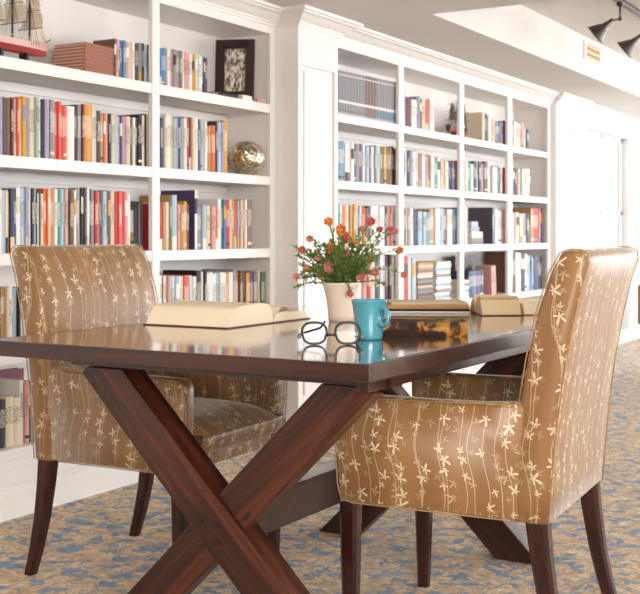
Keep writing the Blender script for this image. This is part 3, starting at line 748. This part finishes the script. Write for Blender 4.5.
# ------------------------------------------------------------------ upholstered armchairs
def sub_bulge(bm, cuts, fn):
    bmesh.ops.subdivide_edges(bm, edges=bm.edges[:], cuts=cuts, use_grid_fill=True)
    for v in bm.verts: v.co = fn(v.co)
def armchair(loc, rz, label):
    r = empty('dining_armchair', loc, rz, label, 'chair', 'tan floral armchairs at the table')
    hw = .283
    rear = [(0, .355), (-.008, .45), (-.018, .56), (-.033, .68), (-.054, .80), (-.077, .90), (-.095, .955)]
    front = [(-.030, .978), (-.004, .93), (.026, .84), (.05, .73), (.068, .62), (.082, .50), (.085, .42), (.085, .355)]
    prof = rear+[(-.092, .972), (-.074, .983), (-.052, .985)]+front
    # grid body: profile rings across the width, with rounded side edges
    bm = new(); n = len(prof); cx = sum(p[0] for p in prof)/n; ys = [(-hw, .016), (-hw+.006, .005), (-hw+.016, 0)]
    ys = ys+[(-hw+.1, -.003), (-.08, -.006), (.08, -.006), (hw-.1, -.003)]+[(-a, b) for a, b in ys[::-1]]
    rings = []
    for y, ins in ys:
        ring = []
        for i, (x, z) in enumerate(prof):
            mx = -.085*max(0, (z-.55)/.43)**1.5+.04 if False else None
            nx, nz = 0, 0
            if i < 8: nx = 1
            elif i > 10: nx = -1
            if i in (7, 8, 9, 10): nz = -1
            dx = nx*ins if ins > 0 else nx*ins*(1 if i > 10 else .3)
            ring.append(bm.verts.new((x+dx*.75, y, z+nz*max(ins, 0)*.6)))
        rings.append(ring)
    for A, B in zip(rings, rings[1:]):
        for k in range(n): bm.faces.new((A[k], A[(k+1) % n], B[(k+1) % n], B[k]))
    bm.faces.new(rings[0]); bm.faces.new(rings[-1][::-1])
    back = obj('backrest', bm, M_fab, r, smooth=True, uv=True)
    for s in (-1, 1):
        pts = [(x-.001, s*(hw-.004), z) for x, z in rear]+[(-.093, s*(hw-.004), .974), (-.074, s*(hw-.004), .985), (-.05, s*(hw-.004), .986)]+[(x+.002, s*(hw-.005), z) for x, z in front[:5]]
        obj('piping', tube(new(), pts, .0018, 6), M_pipe, back, smooth=True)
    for s in (-1, 1):
        aprof = [(.07, .355), (.50, .355), (.522, .361), (.532, .40), (.54, .50), (.542, .595), (.534, .612), (.518, .619), (.42, .622), (.28, .621), (.15, .623), (.055, .630), (.065, .50), (.07, .42)]
        bm = new(); a, b = sorted((s*(hw-.058), s*(hw+.001)))
        nn = len(aprof); rr = []
        for t, ins in ((0, .012), (.1, .004), (.28, 0), (.72, 0), (.9, .004), (1, .012)):
            ring = []
            for i, (x, z) in enumerate(aprof):
                dz = -ins if 6 <= i <= 11 else (ins*.5 if i < 2 else 0); dx = -ins if 2 <= i <= 6 else 0
                ring.append(bm.verts.new((x+dx, a+(b-a)*t, z+dz)))
            rr.append(ring)
        for A, B in zip(rr, rr[1:]):
            for k in range(nn): bm.faces.new((A[k], A[(k+1) % nn], B[(k+1) % nn], B[k]))
        bm.faces.new(rr[0]); bm.faces.new(rr[-1][::-1])
        arm = obj('armrest', bm, M_fab, r, smooth=True, uv=True)
        y = s*(hw-.001)
        pts = [(.09, y, .3555), (.49, y, .3555), (.520, y, .362), (.531, y, .40), (.538, y, .50), (.540, y, .595), (.532, y, .609), (.515, y, .6165), (.3, y, .6185), (.085, y, .625)]
        obj('piping', tube(new(), pts, .0016, 6), M_pipe, arm, smooth=True)
    bm = new(); box(bm, .0875, .518, -(hw-.0595), hw-.0595, .356, .405)
    obj('seat_rail', bm, M_fab, r, uv=True, bevel=.006)
    bm = new(); box(bm, .088, .552, -(hw-.0605), hw-.0605, .4055, .482)
    def f(c):
        X = (c.x-.318)/.23; Yy = c.y/.222; Zz = (c.z-.4437)/.0383
        k = (1-abs(X)**4)*(1-abs(Yy)**4)
        z = c.z+(.026*k if Zz > 0 else 0)-(.02*abs(X)**6 if Zz > .5 else 0)-(.012*abs(Yy)**6 if Zz > .5 else 0)
        x = c.x+(.014*(1-Zz*Zz) if X > .95 else 0)
        return Vector((x, c.y, z))
    sub_bulge(bm, 9, f); obj('seat_cushion', bm, M_fab, r, smooth=True, uv=True)
    def leg(pts, sizes):
        bm = new(); rings = []
        for (x, y, z), s in zip(pts, sizes):
            c = s*.18; h = s/2
            rings.append([bm.verts.new((x+a, y+b, z)) for a, b in ((-h+c, -h), (h-c, -h), (h, -h+c), (h, h-c), (h-c, h), (-h+c, h), (-h, h-c), (-h, -h+c))])
        for A, B in zip(rings, rings[1:]):
            for k in range(8): bm.faces.new((A[k], A[(k+1) % 8], B[(k+1) % 8], B[k]))
        bm.faces.new(rings[0]); bm.faces.new(rings[-1]); return obj('leg', bm, M_leg, r)
    for s in (-1, 1):
        y = s*.252
        leg([(.508, y, .354), (.508, y, .2), (.508, y, .0)], (.048, .043, .031))
        leg([(.030, y, .354), (.022, y, .28), (.007, y, .18), (-.016, y, .08), (-.040, y, 0)], (.052, .048, .043, .038, .032))
    return r
armchair((-2.442, 2.79, 0), .03, 'tan floral armchair left of the table, its front facing the camera side')
armchair((-.880, 2.803, 0), PI+.065, 'tan floral armchair right of the table, seen from behind')

# side chair just entering at the right edge, far back
r = empty('side_chair', (-1.83, 7.86, 0), PI/2+.2, 'brown side chair with thin dark legs at the far right edge', 'chair')
M_dk = newmat('dark_metal', '#3a3634', .4, .6)
obj('backrest', box(new(), -.19, .19, .17, .2, .42, .68), newmat('brown_leather', '#9a7550', .5), r, bevel=.01)
obj('seat', box(new(), -.2, .2, -.2, .17, .38, .42), newmat('brown_leather', '#9a7550', .5), r, bevel=.01)
for x in (-.18, .18):
    for y in (-.18, .16): obj('leg', tube(new(), [(x, y, .38), (x, y, 0)], .009, 8), M_dk, r)

# ------------------------------------------------------------------ things on the table
def open_book(loc, rz, L, wA, wB, tA, tB, covm, pgm, label):
    """spine along x; half A towards -y, half B towards +y"""
    r = empty('open_book', loc, rz, label, 'book')
    bm = new()
    prism(bm, [(-wA-.006, .0002), (wB+.006, .0002), (wB+.006, .003), (-wA-.006, .003)], -L/2-.004, L/2+.004, 'x'); obj('cover', bm, covm, r)
    for s, w, t in ((-1, wA, tA), (1, wB, tB)):
        top = [(.001, .010), (.006, t*.55), (.018, t*.86), (.04, t), (w*.35, t*1.03), (w*.55, t), (w*.75, t*.955), (w-t*.75, t*.90), (w-t*.55, t*.80), (w, .0034)]
        pr = [(s*a, b) for a, b in [(.001, .0034)]+top]
        bm = prism(new(), pr, -L/2, L/2, 'x'); obj('page_block', bm, pgm, r, bevel=.001)
    # a few lifted leaves
    for q in range(3):
        bm = new(); s = 1; a0 = .01+q*.003
        pts = [(s*.004, tB*.6), (s*(.03+a0), tB+.006+q*.004), (s*wB*.5, tB+.007+q*.003), (s*wB*.8, tB*.97+.003+q*.004)]
        prism(bm, pts+[(a, b-.0006) for a, b in pts[::-1]], -L/2+.002, L/2-.002, 'x'); obj('leaf', bm, pgm, r)
    return r
M_rc = newmat('dark_red_cover', '#6a2a26', .5)
open_book((-1.935, 2.822, TZ), 0, .285, .235, .20, .060, .030, M_rc, M_pages2, 'thick open book with cream pages at the left of the table')
pB, _ = at(500, 316, z=TZ)
M_tp = paper('tan_book_pages', '#f0d9b4', '#dcbd90')
open_book((pB.x+FX*.115, pB.y+FY*.115, TZ), YAW+.06, .125, .11, .10, .058, .045, M_rc, M_tp, 'open tan paperback beyond the low pile, left of the right chair')
pB, _ = at(543, 315.5, z=TZ)
open_book((pB.x+FX*.12, pB.y+FY*.12, TZ), YAW+.02, .12, .11, .09, .036, .03, newmat('orange_cover', '#c07a35', .5), M_pages2, 'open pale book at the far right, half hidden by the right chair')
# low pile behind the mug
pS, _ = at(432, 313, z=TZ)
for i, (c_, w, d, h, rz, cat, lab) in enumerate((('w', .285, .20, .007, .42, 'magazine', 'white magazine at the bottom of the low pile behind the mug'),
        ('k', .275, .19, .006, .46, 'magazine', 'thin black magazine second in the low pile behind the mug'),
        ('t', .265, .18, .013, .52, 'book', 'tan book third in the low pile behind the mug'),
        ('c', .25, .17, .008, .56, 'magazine', 'cream magazine on top of the low pile behind the mug'))):
    slab('magazine' if cat == 'magazine' else 'book', w, d, h, c_, (pS.x-.045, pS.y+.055, TZ+.0003+sum((.0075, .0065, .0135, .0)[:i])), rz, lab, cat, 'low pile behind the mug', pages=M_pages2)
def marbled():
    m = newmat('marbled_cover', '#5a3a1e', .6, Specular_IOR_Level=.2); n = N(m)
    n.base(n.ramp(n.noise(n.coord(), 20, 4, 1.0), (.4, '#1e1210'), (.54, '#3f2615'), (.62, '#a87424'), (.72, '#b8965c'))); return m
pM, _ = at(420, 337.5, z=TZ)
slab('book', .25, .13, .036, marbled(), (pM.x+FX*.09, pM.y+FY*.09, TZ+.0003), YAW-.02, 'closed brown and gold marbled book behind the turquoise mug', 'book')

# mug
pm_, _ = at(369.5, 339.5, z=TZ); mx, my = pm_.x+FX*.01, pm_.y+FY*.01
r = empty('mug', (mx, my, TZ+.0003), YAW, 'glossy turquoise mug with ring handle on the table', 'mug')
prof = [(0, 0), (.030, 0), (.0325, .002), (.0335, .008), (.0355, .03), (.0385, .06), (.0420, .083), (.0445, .093), (.0455, .0955), (.0445, .0975), (.0425, .096), (.0395, .085), (.036, .06), (.033, .03), (.030, .01), (0, .008)]
obj('cup_body', lathe(new(), prof, seg=48), M_mug, r, smooth=True)
ha = math.radians(-52); c_, s_ = math.cos(ha), math.sin(ha)
pts = []
for k in range(20):
    a = 2*PI*k/20; rr_ = .052+.0185*math.cos(a); zz = .058+.0215*math.sin(a); pts.append((rr_*c_, rr_*s_, zz))
obj('handle', tube(new(), pts, .0058, 10, closed=True), M_mug, r, smooth=True)

# eyeglasses
pg_, _ = at(331, 345, z=TZ)
r = empty('eyeglasses', (pg_.x, pg_.y, TZ), YAW+.02, 'black-rimmed eyeglasses standing open on the table', 'eyeglasses'); r.scale = (1.06, 1.06, 1.06)
def rim(cx):
    pts = []
    for k in range(28):
        a = 2*PI*k/28; ex = 2.6
        ca, sa = math.cos(a), math.sin(a)
        x = .0275*math.copysign(abs(ca)**(2/ex), ca); z = .0235*math.copysign(abs(sa)**(2/ex), sa)
        x *= (.93 if sa < 0 else 1.0); pts.append((cx+x, abs(cx)*.06, .0262+z))
    return pts
for s in (-1, 1):
    rm = obj('lens_rim', tube(new(), rim(s*.037), .0027, 8, closed=True), M_black, r, smooth=True)
    bm = new(); P_ = rim(s*.037); A = [bm.verts.new((p[0], p[1]-.0006, p[2])) for p in P_]; B = [bm.verts.new((p[0], p[1]+.0006, p[2])) for p in P_]
    bm.faces.new(A); bm.faces.new(B[::-1])
    for k in range(28): bm.faces.new((A[k], A[(k+1) % 28], B[(k+1) % 28], B[k]))
    obj('lens', bm, M_glass, rm)
    hx = s*.066
    obj('hinge', box(new(), min(hx, hx+s*.008), max(hx, hx+s*.008), .001, .010, .014, .024), M_black, r, bevel=.001)
    pts = [(hx+s*.006, .008, .019), (hx+s*.004, .03, .02), (hx-s*.012, .075, .022), (hx-s*.045, .10, .03), (hx-s*.055, .115, .043)] if s < 0 else [(hx+s*.006, .008, .019), (hx+s*.004, .04, .018), (hx-s*.002, .09, .014), (hx-s*.006, .12, .006)]
    obj('temple', tube(new(), pts, .0026, 8), M_black, r, smooth=True)
obj('bridge', tube(new(), [(-.0115, .002, .020), (-.005, .0, .0225), (.005, .0, .0225), (.0115, .002, .020)], .0025, 8), M_black, r, smooth=True)

# potted flowers
pp, pd = at(341, 322, z=TZ); px_, py_ = pp.x+FX*.03, pp.y+FY*.03; pd += .03
plant = empty('potted_flowers', (px_, py_, TZ+.0003), 0, 'cream pot of pink and orange flowers standing behind the mug', 'flowers')
prof = [(a, b*.88) for a, b in [(0, 0), (.034, 0), (.037, .003), (.038, .02), (.040, .05), (.045, .085), (.052, .115), (.0565, .126), (.0575, .131), (.055, .132), (.052, .126), (.045, .112), (0, .110)]]
obj('pot', lathe(new(), prof, seg=40), M_pot, plant, smooth=True)
obj('soil', lathe(new(), [(0, .0975), (.044, .0975), (.045, .101), (0, .105)], seg=24), M_soil, plant)
M_stem = newmat('green_stem', '#5d7038', .6)
def leafm():
    m = newmat('leaf_green', '#5f7d3a', .5); n = N(m)
    n.base(n.ramp(n.noise(n.coord(), 35, 3), (.3, '#4a6a38'), (.5, '#7f9c56'), (.7, '#bcc47c')))
    n.b.inputs['Subsurface Weight'].default_value = .0; return m
M_leaf = leafm()
thin(M_leaf, '#a8bd62', .4)
M_fo = thin(newmat('orange_petal', '#f29a5c', .6), '#f29a5c', .35); M_fp = thin(newmat('pink_petal', '#efa09a', .6), '#efa09a', .35); M_fd = thin(newmat('deep_pink_petal', '#dc7072', .6), '#dc7072', .35); M_fy = newmat('yellow_centre', '#e7c04a', .6)
rp = random.Random(11)
FL = [(328.5, 222, 'o', 1.1), (341.6, 230, 'o', 1.3), (344.4, 236, 'd', 1.1), (345, 241, 'd', 1), (370.7, 222, 'd', 1.1), (362, 229, 'p', .9), (329.4, 248, 'o', 1.25), (330, 256, 'd', 1.1), (344.4, 253.4, 'p', 1.4),
      (328.5, 268, 'p', 1.3), (367, 257.5, 'o', 1), (361.3, 277, 'p', 1.2), (375.4, 272.5, 'p', 1), (320, 276, 'o', .9), (307, 269, 'p', 1.1), (296.6, 277, 'p', .9), (309.7, 239, 'p', .9), (302, 250, 'd', .9),
      (380, 230, 'd', .8), (390, 229, 'd', .8), (396, 232, 'p', .7), (399.8, 251, 'o', 1), (404, 275, 'p', .8), (349.7, 294, 'd', .9), (336, 262, 'p', .8), (355, 243, 'o', .7), (318, 258, 'p', .7)]
stems = []
base = Vector((0, 0, .101))
for i, (u, v, c, s) in enumerate(FL):
    cu = (u-348)/56
    dd = pd+rp.uniform(-.07, .05)*(1-abs(cu)*.5)-.03*(1-min(1, abs(v-245)/50))
    if v > 290: dd = pd-.062
    w, _ = at(u, v, fwd=dd); p = w-Vector((px_, py_, TZ))
    b0 = base+Vector((p.x*.12, p.y*.12, 0))
    mid = b0.lerp(p, .5)+Vector((rp.uniform(-.01, .01), rp.uniform(-.01, .01), .035+.03*abs(cu)))
    if v > 290: mid = Vector((p.x*.75, p.y*.75, .165))
    cv = [b0*(1-t)**2+mid*2*t*(1-t)+p*t*t for t in [k/8 for k in range(9)]]
    stems.append(cv)
    # flower head: two whorls of five petals
    bm = new(); R0 = .0130*s; nrm = (Vector((-px_, -py_, H-TZ))-p).normalized()*.7+Vector((rp.uniform(-.6, .6), rp.uniform(-.6, .6), rp.uniform(.0, .8)))*.8
    for wh, (rad, lift, npt) in enumerate(((1, .25, 6), (.8, .6, 5), (.5, .85, 4))):
        for k in range(npt):
            a = 2*PI*k/npt+wh*.5+rp.uniform(-.15, .15)
            d = Vector((math.cos(a), math.sin(a), 0)); t = Vector((-d.y, d.x, 0)); up = Vector((0, 0, 1))
            P0 = [d*.1*R0, d*R0*rad*.55+t*R0*.42*rad+up*R0*lift*.35, d*R0*rad+t*R0*.28*rad+up*R0*lift*.8, d*R0*rad*1.1+up*R0*lift, d*R0*rad-t*R0*.28*rad+up*R0*lift*.8, d*R0*rad*.55-t*R0*.42*rad+up*R0*lift*.35]
            A = [bm.verts.new(q) for q in P0]; B = [bm.verts.new(q-Vector((0, 0, .0006))) for q in P0]
            bm.faces.new(A); bm.faces.new(B[::-1])
            for q in range(6): bm.faces.new((A[q], A[(q+1) % 6], B[(q+1) % 6], B[q]))
    lathe(bm, [(0, -.002*s), (.0022*s, 0), (.0024*s, .003*s), (0, .004*s)], seg=8, mi=1)
    bmesh.ops.transform(bm, matrix=nrm.to_track_quat('Z', 'X').to_matrix().to_4x4(), verts=bm.verts)
    o = obj('flower', bm, [{'o': M_fo, 'p': M_fp, 'd': M_fd}[c], M_fy], plant); o.location = p
    if c == 'o': o['label'] = 'orange flower head'
bm = new()
extra = []
for k in range(80):                                     # leafy shoots without flowers
    a = rp.uniform(0, 2*PI); rr_ = rp.uniform(.03, .15); z = .175+rp.uniform(-.05, .09)-.45*max(0, rr_-.07)
    e = Vector((math.cos(a)*rr_, math.sin(a)*rr_, z)); b0 = base+Vector((e.x*.2, e.y*.2, 0)); md = b0.lerp(e, .5)+Vector((0, 0, .03))
    extra.append([b0*(1-t)**2+md*2*t*(1-t)+e*t*t for t in [q/8 for q in range(9)]])
for cv in stems+extra: tube(bm, cv, [.0014]*4+[.001]*5, 5)
obj('stems', bm, M_stem, plant)
bm = new()
def leaf(bm, p, d, L, wd):
    d = d.normalized(); sd = d.cross(Vector((rp.uniform(-.3, .3), rp.uniform(-.3, .3), 1)))
    if sd.length < .01: return
    sd.normalize(); up = sd.cross(d)
    q = [p, p+d*L*.3+sd*wd*.45+up*L*.05, p+d*L*.65+sd*wd*.4+up*L*.03, p+d*L-up*L*.08, p+d*L*.65-sd*wd*.4+up*L*.03, p+d*L*.3-sd*wd*.45+up*L*.05]
    m1 = p+d*L*.3; m2 = p+d*L*.65
    V = [bm.verts.new(x) for x in q]; c1 = bm.verts.new(m1-up*L*.03); c2 = bm.verts.new(m2-up*L*.04)
    for f in ((V[0], V[1], c1), (V[1], V[2], c2, c1), (V[2], V[3], c2), (V[3], V[4], c2), (V[4], V[5], c1, c2), (V[5], V[0], c1)): bm.faces.new(f)
for ci, cv in enumerate(stems+extra):
    n_l = 44 if ci < len(stems) else 46
    for k in range(n_l):
        t = rp.uniform(.05, .97)**.75*8; i = int(t); p = cv[i].lerp(cv[min(i+1, 8)], t-i)
        d = (cv[min(i+1, 8)]-cv[max(i-1, 0)]).normalized()*.5+Vector((rp.uniform(-1, 1), rp.uniform(-1, 1), rp.uniform(-.5, .9)))
        leaf(bm, p, d, rp.uniform(.010, .020), rp.uniform(.0045, .009))
for o_ in [obj('foliage', bm, M_leaf, plant)]: o_['kind'] = 'stuff'

# the books that show smallest in the far bookcase, beyond the 300 largest, as one object
books = [o for o in C.objects if re.match(r'book(\.|$)', o.name) and o.parent is None]
extra_n = len(books)-296
SMALL.sort(key=lambda q: q[0])
bm = new(); mats = []
for _, o in SMALL[:extra_n]:
    me = o.data; n0 = len(bm.faces); tmp = me.copy(); tmp.transform(Matrix.Translation(o.location) @ o.rotation_euler.to_matrix().to_4x4())
    idx = []
    for m in me.materials:
        if m not in mats: mats.append(m)
        idx.append(mats.index(m))
    bm.from_mesh(tmp); bm.faces.ensure_lookup_table()
    for f in bm.faces[n0:]: f.material_index = idx[f.material_index]
    bpy.data.meshes.remove(tmp); bpy.data.objects.remove(o)
bpy.context.view_layer.update()
o = obj('books', bm, mats); tag(o, 'the many slimmest books standing among the others in the far bookcase', 'books', kind='stuff')
